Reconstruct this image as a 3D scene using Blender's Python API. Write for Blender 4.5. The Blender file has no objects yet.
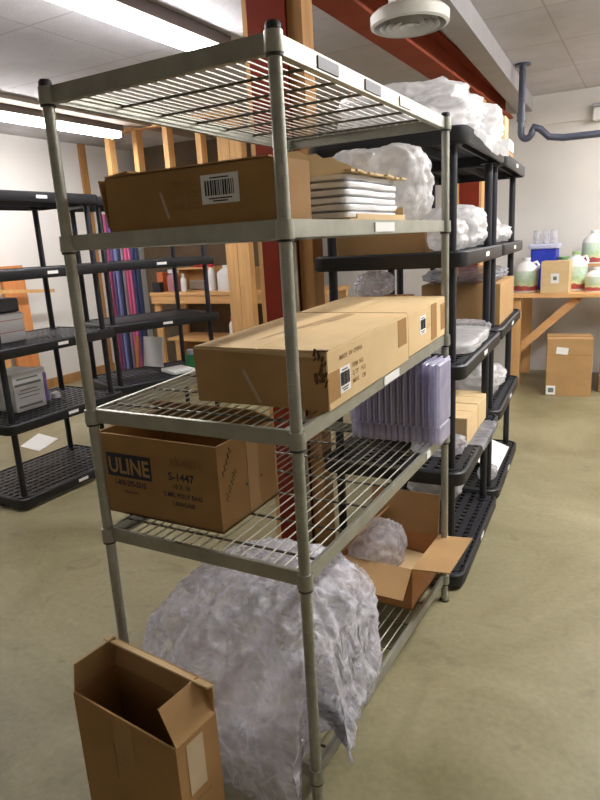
import bpy, bmesh, math, random
from mathutils import Vector, Matrix, Euler, noise
R = math.radians
PI = math.pi
random.seed(7)
scene = bpy.context.scene
COL = scene.collection

# ------------------------------------------------------------------ camera
cam_data = bpy.data.cameras.new('camera')
cam_data.sensor_fit = 'VERTICAL'
cam_data.sensor_height = 24.0
cam_data.lens = 622.956 / 800.0 * 24.0
cam_data.clip_start = 0.05
cam = bpy.data.objects.new('camera', cam_data)
COL.objects.link(cam)
yaw, pitch, roll = -0.51501, -0.247252, -0.056375
fw = Vector((math.sin(yaw) * math.cos(pitch), math.cos(yaw) * math.cos(pitch), math.sin(pitch)))
r0 = Vector((math.cos(yaw), -math.sin(yaw), 0))
u0 = r0.cross(fw)
rt = r0 * math.cos(roll) + u0 * math.sin(roll)
up = u0 * math.cos(roll) - r0 * math.sin(roll)
M = Matrix((rt, up, -fw)).transposed().to_4x4()
M.translation = Vector((0.6339, -1.0977, 1.4309))
cam.matrix_world = M
scene.camera = cam

# ------------------------------------------------------------------ world, exposure, lights
scene.view_settings.view_transform = 'Standard'
scene.view_settings.look = 'None'
scene.view_settings.gamma = 1.0
scene.view_settings.use_curve_mapping = False
scene.view_settings.exposure = 0.12
world = bpy.data.worlds.new('world')
scene.world = world
world.use_nodes = True
world.node_tree.nodes['Background'].inputs[0].default_value = (0.9, 0.93, 1.0, 1)
world.node_tree.nodes['Background'].inputs[1].default_value = 0.05

CEIL = 2.66
# every lamp below hangs in a ceiling fixture that is built further down: (x, y0, y1, z, watts)
FIXTURES = [
    (-1.76, -0.05, 2.40, 2.59, 5),
    (-4.05, 1.20, 3.85, 2.575, 6),
    (1.25, 0.9, 3.3, 2.60, 42),
    (1.25, 4.0, 5.2, 2.60, 26),
]
for (x, y0, y1, z, w) in FIXTURES:
    ld = bpy.data.lights.new('tube_light', 'AREA')
    ld.shape = 'RECTANGLE'
    ld.size = 0.14
    ld.size_y = y1 - y0 - 0.06
    ld.energy = w
    ld.color = (1.0, 0.98, 0.95)
    lo = bpy.data.objects.new('tube_light', ld)
    COL.objects.link(lo)
    lo.location = (x, (y0 + y1) / 2, z - 0.075)


# ------------------------------------------------------------------ materials
def lin(c):
    return tuple(((v / 255) / 12.92 if v / 255 <= 0.04045 else ((v / 255 + 0.055) / 1.055) ** 2.4) for v in c)


class N:
    def __init__(s, name):
        s.m = bpy.data.materials.new(name)
        s.m.use_nodes = True
        s.t = s.m.node_tree
        s.b = s.t.nodes['Principled BSDF']
        s.out = s.t.nodes['Material Output']

    def n(s, typ, **k):
        nd = s.t.nodes.new(typ)
        for a, v in k.items():
            if a.startswith('i_'):
                nd.inputs[a[2:].replace('_', ' ')].default_value = v
            else:
                setattr(nd, a, v)
        return nd

    def l(s, a, b):
        s.t.links.new(a, b)


def mat(name, rgb, rough=0.6, metal=0.0, var=0.12, scale=6.0, bump=0.0, bscale=60.0, stretch=(1, 1, 1), spec=0.5, rgb2=None):
    q = N(name)
    c = lin(rgb)
    tc = q.n('ShaderNodeTexCoord')
    mp = q.n('ShaderNodeMapping')
    mp.inputs['Scale'].default_value = stretch
    q.l(tc.outputs['Object'], mp.inputs['Vector'])
    nz = q.n('ShaderNodeTexNoise', i_Scale=scale, i_Detail=5.0, i_Roughness=0.62)
    q.l(mp.outputs[0], nz.inputs['Vector'])
    rp = q.n('ShaderNodeValToRGB')
    c2 = lin(rgb2) if rgb2 else tuple(v * (1 + var) for v in c)
    c1 = tuple(v * (1 - var) for v in c)
    rp.color_ramp.elements[0].position = 0.3
    rp.color_ramp.elements[1].position = 0.7
    rp.color_ramp.elements[0].color = (*c1, 1)
    rp.color_ramp.elements[1].color = (*c2, 1)
    q.l(nz.outputs['Fac'], rp.inputs[0])
    q.l(rp.outputs[0], q.b.inputs['Base Color'])
    q.b.inputs['Roughness'].default_value = rough
    q.b.inputs['Metallic'].default_value = metal
    q.b.inputs['Specular IOR Level'].default_value = spec
    if bump:
        n2 = q.n('ShaderNodeTexNoise', i_Scale=bscale, i_Detail=4.0)
        q.l(mp.outputs[0], n2.inputs['Vector'])
        bp = q.n('ShaderNodeBump', i_Strength=bump, i_Distance=0.01)
        q.l(n2.outputs['Fac'], bp.inputs['Height'])
        q.l(bp.outputs[0], q.b.inputs['Normal'])
    return q.m


def film(name, rgb, lo, hi, rough=0.15, bump=0.6, bscale=14.0, nscale=9.0, crease=0.0):
    """thin plastic film: partly clear, partly milky, shiny"""
    q = N(name)
    tc = q.n('ShaderNodeTexCoord')
    n1 = q.n('ShaderNodeTexNoise', i_Scale=bscale, i_Detail=6.0, i_Roughness=0.6, i_Distortion=1.2)
    q.l(tc.outputs['Object'], n1.inputs['Vector'])
    v1 = q.n('ShaderNodeTexVoronoi', i_Scale=bscale * 1.3)
    wv = q.n('ShaderNodeVectorMath', operation='MULTIPLY_ADD')
    wv.inputs[1].default_value = (0.10, 0.10, 0.10)
    q.l(n1.outputs['Color'], wv.inputs[0])
    q.l(tc.outputs['Object'], wv.inputs[2])
    q.l(wv.outputs[0], v1.inputs['Vector'])
    ad = q.n('ShaderNodeMath', operation='ADD')
    q.l(n1.outputs['Fac'], ad.inputs[0])
    q.l(v1.outputs['Distance'], ad.inputs[1])
    bp = q.n('ShaderNodeBump', i_Strength=bump, i_Distance=0.03)
    q.l(ad.outputs[0], bp.inputs['Height'])
    q.b.inputs['Base Color'].default_value = (*lin(rgb), 1)
    q.b.inputs['Roughness'].default_value = rough
    q.b.inputs['Specular IOR Level'].default_value = 1.0
    q.b.inputs['Coat Weight'].default_value = 0.6
    q.b.inputs['Coat Roughness'].default_value = 0.05
    q.l(bp.outputs[0], q.b.inputs['Normal'])
    tl = q.n('ShaderNodeBsdfTranslucent')
    tl.inputs['Color'].default_value = (*lin(rgb), 1)
    mx0 = q.n('ShaderNodeMixShader', i_Fac=0.40)
    q.l(q.b.outputs[0], mx0.inputs[1])
    q.l(tl.outputs[0], mx0.inputs[2])
    tr = q.n('ShaderNodeBsdfTransparent')
    tr.inputs['Color'].default_value = (0.96, 0.96, 0.98, 1)
    n2 = q.n('ShaderNodeTexNoise', i_Scale=nscale, i_Detail=5.0, i_Distortion=2.0)
    q.l(tc.outputs['Object'], n2.inputs['Vector'])
    mr = q.n('ShaderNodeMapRange')
    mr.inputs['From Min'].default_value = 0.35
    mr.inputs['From Max'].default_value = 0.68
    mr.inputs['To Min'].default_value = lo
    mr.inputs['To Max'].default_value = hi
    q.l(n2.outputs['Fac'], mr.inputs['Value'])
    mx = q.n('ShaderNodeMixShader')
    fac = mr.outputs[0]
    if crease:
        # creases of the film turn milky: thin lines where a warped noise crosses its middle
        for sc_, pw in ((4.0, 22.0), (9.0, 14.0)):
            n3 = q.n('ShaderNodeTexNoise', i_Scale=sc_, i_Detail=3.0, i_Roughness=0.5, i_Distortion=1.0)
            q.l(tc.outputs['Object'], n3.inputs['Vector'])
            a1 = q.n('ShaderNodeMath', operation='MULTIPLY_ADD')
            a1.inputs[1].default_value = 2.0
            a1.inputs[2].default_value = -1.0
            q.l(n3.outputs['Fac'], a1.inputs[0])
            a2 = q.n('ShaderNodeMath', operation='ABSOLUTE')
            q.l(a1.outputs[0], a2.inputs[0])
            a3 = q.n('ShaderNodeMath', operation='SUBTRACT')
            a3.inputs[0].default_value = 1.0
            q.l(a2.outputs[0], a3.inputs[1])
            a4 = q.n('ShaderNodeMath', operation='POWER')
            a4.inputs[1].default_value = pw
            q.l(a3.outputs[0], a4.inputs[0])
            a5 = q.n('ShaderNodeMath', operation='MULTIPLY_ADD', use_clamp=True)
            a5.inputs[1].default_value = crease * (1.0 if sc_ < 5 else 0.6)
            q.l(a4.outputs[0], a5.inputs[0])
            q.l(fac, a5.inputs[2])
            fac = a5.outputs[0]
    q.l(fac, mx.inputs['Fac'])
    q.l(tr.outputs[0], mx.inputs[1])
    q.l(mx0.outputs[0], mx.inputs[2])
    q.l(mx.outputs[0], q.out.inputs['Surface'])
    return q.m


def emit(name, rgb, strength):
    q = N(name)
    e = q.n('ShaderNodeEmission')
    e.inputs[0].default_value = (*lin(rgb), 1)
    e.inputs[1].default_value = strength
    q.l(e.outputs[0], q.out.inputs['Surface'])
    return q.m


def floor_mat():
    q = N('concrete_floor')
    tc = q.n('ShaderNodeTexCoord')
    n1 = q.n('ShaderNodeTexNoise', i_Scale=1.3, i_Detail=7.0, i_Roughness=0.62, i_Distortion=0.6)
    q.l(tc.outputs['Object'], n1.inputs['Vector'])
    rp = q.n('ShaderNodeValToRGB')
    rp.color_ramp.elements[0].position = 0.32
    rp.color_ramp.elements[1].position = 0.70
    rp.color_ramp.elements[0].color = (*lin((116, 109, 78)), 1)
    rp.color_ramp.elements[1].color = (*lin((158, 150, 119)), 1)
    q.l(n1.outputs['Fac'], rp.inputs[0])
    n2 = q.n('ShaderNodeTexNoise', i_Scale=45.0, i_Detail=5.0)
    q.l(tc.outputs['Object'], n2.inputs['Vector'])
    mx = q.n('ShaderNodeMixRGB', blend_type='OVERLAY')
    mx.inputs[0].default_value = 0.22
    q.l(rp.outputs[0], mx.inputs[1])
    q.l(n2.outputs['Fac'], mx.inputs[2])
    # dark scuff marks
    w = q.n('ShaderNodeTexNoise', i_Scale=2.6, i_Detail=3.0, i_Distortion=3.0)
    q.l(tc.outputs['Object'], w.inputs['Vector'])
    r2 = q.n('ShaderNodeValToRGB')
    r2.color_ramp.elements[0].position = 0.62
    r2.color_ramp.elements[1].position = 0.72
    r2.color_ramp.elements[0].color = (1, 1, 1, 1)
    r2.color_ramp.elements[1].color = (0.80, 0.80, 0.80, 1)
    q.l(w.outputs['Fac'], r2.inputs[0])
    m3 = q.n('ShaderNodeMixRGB', blend_type='MULTIPLY')
    m3.inputs[0].default_value = 1.0
    q.l(mx.outputs[0], m3.inputs[1])
    q.l(r2.outputs[0], m3.inputs[2])
    q.l(m3.outputs[0], q.b.inputs['Base Color'])
    q.b.inputs['Roughness'].default_value = 0.42
    q.b.inputs['Specular IOR Level'].default_value = 0.35
    return q.m


def ceiling_mat():
    q = N('ceiling_panel')
    tc = q.n('ShaderNodeTexCoord')
    n1 = q.n('ShaderNodeTexNoise', i_Scale=2.2, i_Detail=6.0, i_Roughness=0.65)
    q.l(tc.outputs['Object'], n1.inputs['Vector'])
    rp = q.n('ShaderNodeValToRGB')
    rp.color_ramp.elements[0].position = 0.3
    rp.color_ramp.elements[1].position = 0.72
    rp.color_ramp.elements[0].color = (*lin((184, 182, 185)), 1)
    rp.color_ramp.elements[1].color = (*lin((208, 206, 210)), 1)
    q.l(n1.outputs['Fac'], rp.inputs[0])
    br = q.n('ShaderNodeTexBrick')
    br.offset = 0.0
    br.inputs['Scale'].default_value = 1.0
    br.inputs['Brick Width'].default_value = 2.44
    br.inputs['Row Height'].default_value = 0.78
    br.inputs['Mortar Size'].default_value = 0.008
    br.inputs['Mortar Smooth'].default_value = 0.4
    br.inputs['Color1'].default_value = (1, 1, 1, 1)
    br.inputs['Color2'].default_value = (0.93, 0.93, 0.94, 1)
    br.inputs['Mortar'].default_value = (0.74, 0.72, 0.70, 1)
    q.l(tc.outputs['Object'], br.inputs['Vector'])
    m = q.n('ShaderNodeMixRGB', blend_type='MULTIPLY')
    m.inputs[0].default_value = 1.0
    q.l(rp.outputs[0], m.inputs[1])
    q.l(br.outputs['Color'], m.inputs[2])
    q.l(m.outputs[0], q.b.inputs['Base Color'])
    q.b.inputs['Roughness'].default_value = 0.85
    n2 = q.n('ShaderNodeTexNoise', i_Scale=70.0, i_Detail=5.0)
    q.l(tc.outputs['Object'], n2.inputs['Vector'])
    bp = q.n('ShaderNodeBump', i_Strength=0.35, i_Distance=0.01)
    q.l(n2.outputs['Fac'], bp.inputs['Height'])
    q.l(bp.outputs[0], q.b.inputs['Normal'])
    return q.m


def label_mat(name):
    """white jug label: green top, yellow middle, a row of red fruit at the foot (generated z)"""
    q = N(name)
    tc = q.n('ShaderNodeTexCoord')
    sp = q.n('ShaderNodeSeparateXYZ')
    q.l(tc.outputs['Generated'], sp.inputs[0])
    n1 = q.n('ShaderNodeTexNoise', i_Scale=5.0, i_Detail=2.0)
    q.l(tc.outputs['Generated'], n1.inputs['Vector'])
    ad = q.n('ShaderNodeMath', operation='MULTIPLY_ADD')
    ad.inputs[1].default_value = 0.25
    q.l(n1.outputs['Fac'], ad.inputs[0])
    q.l(sp.outputs['Z'], ad.inputs[2])
    rp = q.n('ShaderNodeValToRGB')
    els = rp.color_ramp.elements
    els[0].position, els[0].color = 0.0, (*lin((176, 84, 84)), 1)
    els[1].position, els[1].color = 1.0, (*lin((206, 220, 208)), 1)
    for p, c in ((0.33, (178, 74, 74)), (0.38, (216, 214, 170)), (0.58, (190, 208, 172)), (0.80, (196, 214, 200))):
        e = els.new(p)
        e.color = (*lin(c), 1)
    q.l(ad.outputs[0], rp.inputs[0])
    vo = q.n('ShaderNodeTexVoronoi', i_Scale=7.0)
    q.l(tc.outputs['Generated'], vo.inputs['Vector'])
    r2 = q.n('ShaderNodeValToRGB')
    r2.color_ramp.elements[0].position = 0.45
    r2.color_ramp.elements[1].position = 0.62
    r2.color_ramp.elements[0].color = (1, 1, 1, 1)
    r2.color_ramp.elements[1].color = (0.8, 0.95, 0.8, 1)
    q.l(vo.outputs['Distance'], r2.inputs[0])
    m = q.n('ShaderNodeMixRGB', blend_type='MULTIPLY')
    m.inputs[0].default_value = 1.0
    q.l(rp.outputs[0], m.inputs[1])
    q.l(r2.outputs[0], m.inputs[2])
    q.l(m.outputs[0], q.b.inputs['Base Color'])
    q.b.inputs['Roughness'].default_value = 0.4
    return q.m


m_floor = floor_mat()
m_ceil = ceiling_mat()
m_wall = mat('painted_wall', (222, 219, 213), 0.8, var=0.05, scale=1.5, bump=0.06, bscale=40)
m_wall_white = mat('white_drywall', (226, 224, 220), 0.8, var=0.03, scale=1.2)
m_brown_wall = mat('unpainted_brown_board', (100, 84, 66), 0.9, var=0.25, scale=3)
m_trim = mat('grey_painted_trim', (172, 170, 172), 0.6, var=0.06)
m_batten = mat('dusty_batten', (150, 138, 124), 0.8, var=0.1)
m_zinc = mat('zinc_plated_steel', (160, 160, 148), 0.42, 0.55, var=0.14, scale=14, bump=0.05, bscale=80)
m_wire = mat('zinc_wire', (164, 163, 152), 0.4, 0.6, var=0.1, scale=20)
m_rod = mat('dull_zinc_rod', (96, 92, 78), 0.45, 0.6, var=0.1, scale=20)
m_dark = mat('dark_rubber', (38, 36, 38), 0.6, var=0.1)
m_black = mat('black_plastic', (24, 25, 31), 0.5, var=0.15, scale=8, bump=0.05, bscale=90)
m_black_post = mat('black_plastic_post', (22, 23, 32), 0.45, var=0.1, scale=8)
m_tag = mat('white_paper', (232, 232, 230), 0.6, var=0.03)
m_tagdark = mat('grey_tag_insert', (88, 88, 96), 0.5, var=0.1)
m_card = mat('cardboard', (172, 136, 90), 0.85, var=0.10, scale=5, bump=0.10, bscale=9, stretch=(1, 1, 1.6))
m_card_light = mat('pale_cardboard', (212, 184, 138), 0.85, var=0.08, scale=5, bump=0.08, bscale=9, stretch=(1, 1, 1.6))
m_card_dark = mat('brown_cardboard', (156, 119, 72), 0.85, var=0.12, scale=5, bump=0.12, bscale=9, stretch=(1, 1, 1.6))
m_card_orange = mat('orange_cardboard', (178, 124, 78), 0.85, var=0.10, scale=5, bump=0.1, bscale=9, stretch=(1, 1, 1.6))
m_tape = mat('packing_tape', (166, 126, 78), 0.25, var=0.06, scale=8)
m_cleartape = mat('clear_tape', (190, 170, 140), 0.2, var=0.08, scale=8)
m_ink = mat('black_ink', (30, 28, 34), 0.7, var=0.05)
m_inkfade = mat('faded_ink', (140, 106, 68), 0.8, var=0.1)
m_navy = mat('navy_print', (30, 32, 52), 0.6, var=0.08)
m_pine = mat('pine_lumber', (212, 166, 108), 0.7, var=0.14, scale=3, stretch=(8, 8, 0.6), bump=0.05, bscale=20)
m_pine_o = mat('orange_pine', (200, 132, 76), 0.7, var=0.16, scale=3, stretch=(8, 8, 0.6))
m_pine_x = mat('pine_plank', (214, 166, 110), 0.65, var=0.14, scale=3, stretch=(0.6, 8, 8))
m_oldwood = mat('weathered_lumber', (168, 124, 74), 0.75, var=0.2, scale=3, stretch=(8, 8, 0.7))
m_red = mat('red_oxide_steel', (122, 44, 28), 0.7, var=0.14, scale=5, spec=0.15)
m_beam = mat('rust_painted_steel', (150, 66, 36), 0.65, var=0.14, scale=4, spec=0.25)
m_vent = mat('off_white_vent', (206, 204, 194), 0.5, var=0.05)
m_pipe = mat('slate_drain_pipe', (76, 80, 98), 0.4, var=0.1)
m_film = film('clear_wrinkled_film', (244, 244, 255), 0.18, 0.52, 0.06, 0.7, 11, 8, crease=0.9)
m_film2 = film('shiny_clear_bag', (242, 240, 244), 0.36, 0.78, 0.08, 0.7, 22, 14)
m_white_bag = film('milky_poly_bag', (242, 241, 241), 0.72, 0.98, 0.22, 0.3, 9, 7)
m_bag_clear = film('half_clear_poly_bag', (244, 243, 243), 0.45, 0.98, 0.10, 0.5, 10, 5)
m_drape = film('clear_drape', (206, 210, 222), 0.45, 0.80, 0.15, 0.4, 12, 7)
m_foil = mat('white_plastic_tray', (226, 226, 228), 0.35, var=0.06, scale=9, bump=0.25, bscale=30)
m_tub = film('lavender_tub', (216, 214, 236), 0.62, 0.88, 0.18, 0.15, 10, 6)
m_blue = mat('blue_plastic', (38, 58, 178), 0.4, var=0.1)
m_lav = mat('lavender_lid', (196, 200, 226), 0.4, var=0.05)
m_jug = mat('white_jug_plastic', (236, 236, 236), 0.35, var=0.03)
m_jlabel = label_mat('printed_fruit_label')
m_green = mat('lime_green_plastic', (150, 190, 116), 0.4, var=0.06)
m_grn2 = mat('green_plastic', (60, 150, 90), 0.4, var=0.06)
m_redcap = mat('red_plastic', (196, 40, 54), 0.4, var=0.06)
m_grey = mat('grey_plastic', (214, 216, 218), 0.5, var=0.04)
m_glassy = film('clear_jar_plastic', (228, 228, 236), 0.35, 0.55, 0.1, 0.1)
m_purple = mat('purple_plastic', (128, 106, 176), 0.35, var=0.08)
m_blackbox = mat('black_case', (28, 28, 34), 0.5, var=0.05)
m_orange = mat('orange_plastic', (206, 110, 60), 0.5, var=0.1)
m_rose = mat('rose_jar', (170, 120, 130), 0.3, var=0.1)
m_tube = emit('fluorescent_tube', (253, 250, 250), 72.0)
m_tube_dim = emit('dim_fluorescent_tube', (253, 250, 250), 50.0)  # same tube at lower strength for the left fixtures
m_fix = mat('white_enamel_fixture', (214, 208, 200), 0.5, var=0.03)
m_fixshade = mat('shaded_fixture_side', (104, 94, 88), 0.6, var=0.05)  # grey-brown puts the shade of the housing sides into the colour
m_redprint = mat('red_print', (190, 110, 116), 0.7, var=0.05)
m_greenprint = mat('grey_green_print', (108, 118, 108), 0.7, var=0.05)


# ------------------------------------------------------------------ mesh helpers
class MB:
    def __init__(s):
        s.bm = bmesh.new()

    def box(s, c, d, rot=None, bev=0.0, seg=1):
        m = Matrix.Translation(Vector(c))
        if rot is not None:
            m = m @ (rot.to_4x4() if isinstance(rot, Matrix) else Euler(rot).to_matrix().to_4x4())
        m = m @ Matrix.Diagonal((d[0], d[1], d[2], 1))
        g = bmesh.ops.create_cube(s.bm, size=1.0, matrix=m)
        if bev > 0:
            es = list({e for v in g['verts'] for e in v.link_edges})
            bmesh.ops.bevel(s.bm, geom=es, offset=bev, segments=seg, affect='EDGES', profile=0.5)
        return s

    def cyl(s, p0, p1, r, seg=12, r2=None, caps=True):
        p0, p1 = Vector(p0), Vector(p1)
        d = p1 - p0
        q = d.to_track_quat('Z', 'Y').to_matrix().to_4x4()
        m = Matrix.Translation((p0 + p1) / 2) @ q
        bmesh.ops.create_cone(s.bm, cap_ends=caps, segments=seg, radius1=r, radius2=r if r2 is None else r2, depth=d.length, matrix=m)
        return s

    def lathe(s, prof, c=(0, 0, 0), seg=20, sx=1.0, sy=1.0, caps=True):
        rings = []
        for (r, z) in prof:
            rings.append([s.bm.verts.new((c[0] + r * sx * math.cos(2 * PI * k / seg), c[1] + r * sy * math.sin(2 * PI * k / seg), c[2] + z)) for k in range(seg)])
        for a, b in zip(rings, rings[1:]):
            for k in range(seg):
                s.bm.faces.new((a[k], a[(k + 1) % seg], b[(k + 1) % seg], b[k]))
        if caps and prof[0][0] > 1e-4:
            s.bm.faces.new(rings[0][::-1])
        if caps and prof[-1][0] > 1e-4:
            s.bm.faces.new(rings[-1])
        return s

    def poly(s, pts, t, n=None):
        """a flat panel through pts with thickness t along its normal"""
        pts = [Vector(p) for p in pts]
        if n is None:
            n = (pts[1] - pts[0]).cross(pts[2] - pts[0]).normalized()
        n = Vector(n) * t
        a = [s.bm.verts.new(p) for p in pts]
        b = [s.bm.verts.new(p + n) for p in pts]
        s.bm.faces.new(a[::-1])
        s.bm.faces.new(b)
        k = len(pts)
        for i in range(k):
            s.bm.faces.new((a[i], a[(i + 1) % k], b[(i + 1) % k], b[i]))
        return s

    def tube(s, path, r, seg=10):
        path = [Vector(p) for p in path]
        rings = []
        for i, p in enumerate(path):
            d = (path[min(i + 1, len(path) - 1)] - path[max(i - 1, 0)]).normalized()
            a = d.orthogonal().normalized() if i == 0 else (rings_a - d * rings_a.dot(d)).normalized()
            rings_a = a
            b = d.cross(a)
            rings.append([s.bm.verts.new(p + (a * math.cos(2 * PI * k / seg) + b * math.sin(2 * PI * k / seg)) * r) for k in range(seg)])
        for x, y in zip(rings, rings[1:]):
            for k in range(seg):
                s.bm.faces.new((x[k], x[(k + 1) % seg], y[(k + 1) % seg], y[k]))
        s.bm.faces.new(rings[0][::-1])
        s.bm.faces.new(rings[-1])
        return s

    def build(s, name, m, parent=None, smooth=False, loc=None, sharp=True):
        bmesh.ops.recalc_face_normals(s.bm, faces=s.bm.faces)
        me = bpy.data.meshes.new(name)
        s.bm.to_mesh(me)
        s.bm.free()
        me.materials.append(m)
        if smooth:
            for p in me.polygons:
                p.use_smooth = True
            try:
                if sharp:
                    me.set_sharp_from_angle(angle=R(40))
            except Exception:
                pass
        o = bpy.data.objects.new(name, me)
        COL.objects.link(o)
        if parent is not None:
            o.parent = parent
        if loc is not None:
            o.location = loc
        return o


def tag(o, label, cat, group=None, kind=None):
    o['label'] = label
    o['category'] = cat
    if group:
        o['group'] = group
    if kind:
        o['kind'] = kind
    return o


def root(name, loc, label, cat, rz=0.0, group=None):
    o = bpy.data.objects.new(name, None)
    o.empty_display_size = 0.05
    COL.objects.link(o)
    o.location = loc
    o.rotation_euler = (0, 0, rz)
    return tag(o, label, cat, group)


def struct(o):
    o['kind'] = 'structure'
    return o


def copy_tree(o, parent=None):
    c = o.copy()
    COL.objects.link(c)
    if parent is not None:
        c.parent = parent
    for ch in list(o.children):
        copy_tree(ch, c)
    return c


def text(parent, body, size, origin, u, v, m, name='printed_text', bold=0.0, align='LEFT', sx=1.0, lift=0.0006):
    cu = bpy.data.curves.new('text', 'FONT')
    cu.body = body
    cu.size = size
    cu.align_x = align
    cu.offset = bold
    cu.resolution_u = 2
    to = bpy.data.objects.new('text', cu)
    COL.objects.link(to)
    dg = bpy.context.evaluated_depsgraph_get()
    me = bpy.data.meshes.new_from_object(to.evaluated_get(dg))
    bpy.data.objects.remove(to)
    bpy.data.curves.remove(cu)
    u, v = Vector(u), Vector(v)
    n = u.cross(v).normalized()
    for vt in me.vertices:
        vt.co = Vector(origin) + u * vt.co.x * sx + v * vt.co.y + n * lift
    me.materials.clear()
    me.materials.append(m)
    me.name = name
    o = bpy.data.objects.new(name, me)
    COL.objects.link(o)
    o.parent = parent
    return o


def scrawl(parent, origin, u, v, w, h, m, seed, n=14, r=0.0011, name='handwriting'):
    """a pen scribble: one wavy thin stroke on a face"""
    rnd = random.Random(seed)
    u, v = Vector(u), Vector(v)
    nn = u.cross(v).normalized()
    b = MB()
    pts = []
    for i in range(n):
        t = i / (n - 1)
        y = (0.9 if i % 2 else 0.1) * h * rnd.uniform(0.5, 1.0)
        pts.append(Vector(origin) + u * (t * w + rnd.uniform(-0.02, 0.02) * w) + v * y + nn * 0.0008)
    b.tube(pts, r, 5)
    return b.build(name, m, parent)


def barcode(parent, c, u, v, w, h, seed=1):
    """white label with black bars, centred at c on a face spanned by u, v"""
    u, v, c = Vector(u), Vector(v), Vector(c)
    n = u.cross(v).normalized()
    rot = Matrix((u, v, n)).transposed()
    lb = MB().box(c + n * 0.0006, (w, h, 0.0008), rot).build('barcode_label', m_tag, parent)
    b = MB()
    rnd = random.Random(seed)
    x = -w * 0.40
    while x < w * 0.38:
        bw = w * rnd.choice((0.018, 0.03, 0.045))
        b.box(c + u * (x + bw / 2) + v * h * 0.04 + n * 0.0013, (bw, h * 0.52, 0.0004), rot)
        x += bw + w * rnd.choice((0.02, 0.03))
    for (yy, ww) in ((0.38, 0.5), (-0.32, 0.62), (-0.41, 0.4)):
        b.box(c + v * h * yy + n * 0.0013, (w * ww, h * 0.045, 0.0004), rot)
    b.build('bars', m_ink, lb)
    return lb


def crumple(radii, seed, sub=5, amp=0.14, power=3.0, flat=True, freq=2.2, lean=(0, 0), taper=0.0):
    """a crumpled bag: squashed superellipsoid displaced by ridged noise; base at z=0"""
    b = MB()
    bmesh.ops.create_icosphere(b.bm, subdivisions=sub, radius=1.0)
    off = Vector((seed * 7.3, seed * 3.1, seed * 1.7))
    for vt in b.bm.verts:
        p = vt.co.copy()
        k = (abs(p.x) ** power + abs(p.y) ** power + abs(p.z) ** power) ** (-1 / power)
        q = p * k
        d = 0.0
        a, f = amp, freq
        for _ in range(4):
            d += a * (0.5 - abs(noise.noise(p * f + off)) * 2.0)
            a *= 0.55
            f *= 2.1
        q *= 1 + d
        tz = 1 - taper * (q.z * 0.5 + 0.5)
        q = Vector((q.x * radii[0] * tz + lean[0] * q.z, q.y * radii[1] * tz + lean[1] * q.z, (q.z + 1) * radii[2]))
        if flat and q.z < 0.004:
            q.z = 0.004
        vt.co = q
    return b


# ------------------------------------------------------------------ the room
XL, XR, YF, YB = -5.2, 3.4, -3.6, 5.7
struct(MB().box(((XL + XR) / 2, (YF + YB) / 2, -0.05), (XR - XL + 0.4, YB - YF + 0.4, 0.1)).build('floor', m_floor))
struct(MB().box(((XL + XR) / 2, (YF + YB) / 2, CEIL + 0.05), (XR - XL + 0.4, YB - YF + 0.4, 0.1)).build('ceiling', m_ceil))
struct(MB().box((XL - 0.05, (YF + YB) / 2, CEIL / 2), (0.1, YB - YF, CEIL)).build('wall_left', m_wall_white))
struct(MB().box((XR + 0.05, (YF + YB) / 2, CEIL / 2), (0.1, YB - YF, CEIL)).build('wall_right', m_wall))
struct(MB().box(((XL + XR) / 2, YB + 0.05, CEIL / 2), (XR - XL, 0.1, CEIL)).build('wall_back', m_wall))
struct(MB().box(((XL + XR) / 2, YF - 0.05, CEIL / 2), (XR - XL, 0.1, CEIL)).build('wall_front', m_wall))
struct(MB().box((-3.85, 5.2, CEIL / 2), (2.5, 0.06, CEIL - 0.004)).build('wall_partition', m_brown_wall))
struct(MB().box((1.1, YB - 0.012, 2.525), (4.4, 0.024, 0.268)).build('trim_1', m_wall))
struct(MB().box((-3.88, 1.05, CEIL - 0.017), (0.15, 8.2, 0.03)).build('trim_2', m_batten))
struct(MB().box((-5.18, 4.42, 1.33), (0.03, 0.09, CEIL - 0.006)).build('trim_3', m_oldwood))
struct(MB().box((XL + 0.012, 2.0, 0.05), (0.02, 5.0, 0.1)).build('baseboard_left', m_oldwood))

# red steel I-beam and the two columns below it
b = MB()
bx = -0.70
b.box((bx, 1.0, 2.475), (0.165, 9.1, 0.018))
b.box((bx, 1.0, CEIL - 0.012), (0.165, 9.1, 0.018))
b.box((bx, 1.0, 2.565), (0.02, 9.1, 0.17))
bm_o = b.build('steel_beam', m_beam)
tag(bm_o, 'long rust red steel beam running below the ceiling above the racks', 'beam')


def column(loc, label, h=2.465, w=0.165):
    t = root('steel_column', loc, label, 'column')
    c = MB()
    c.box((0, 0, 0.006), (w + 0.06, w + 0.02, 0.012))
    for s in (-1, 1):
        c.box((0, s * w * 0.42, h / 2), (w, 0.016, h - 0.004))
    c.box((0, 0, h / 2), (0.016, w * 0.8, h - 0.004))
    c.build('steel_web', m_red, t)
    return t


t = column((-0.74, 1.30, 0), 'red steel column boxed with lumber right behind the wire rack')
MB().box((0.117, -0.01, 1.2345), (0.064, 0.09, 2.465)).build('lumber_cladding', m_oldwood, t)
MB().box((-0.098, -0.02, 1.2345), (0.026, 0.09, 2.465)).build('lumber_cladding', m_pine, t)
t = column((-0.735, 4.45, 0), 'red steel column edged with pale lumber far behind the black shelving')
MB().box((0.094, -0.02, 1.2345), (0.02, 0.12, 2.465)).build('lumber_cladding', m_pine, t)
MB().box((-0.094, -0.02, 1.2345), (0.02, 0.12, 2.465)).build('lumber_cladding', m_pine, t)

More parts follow.
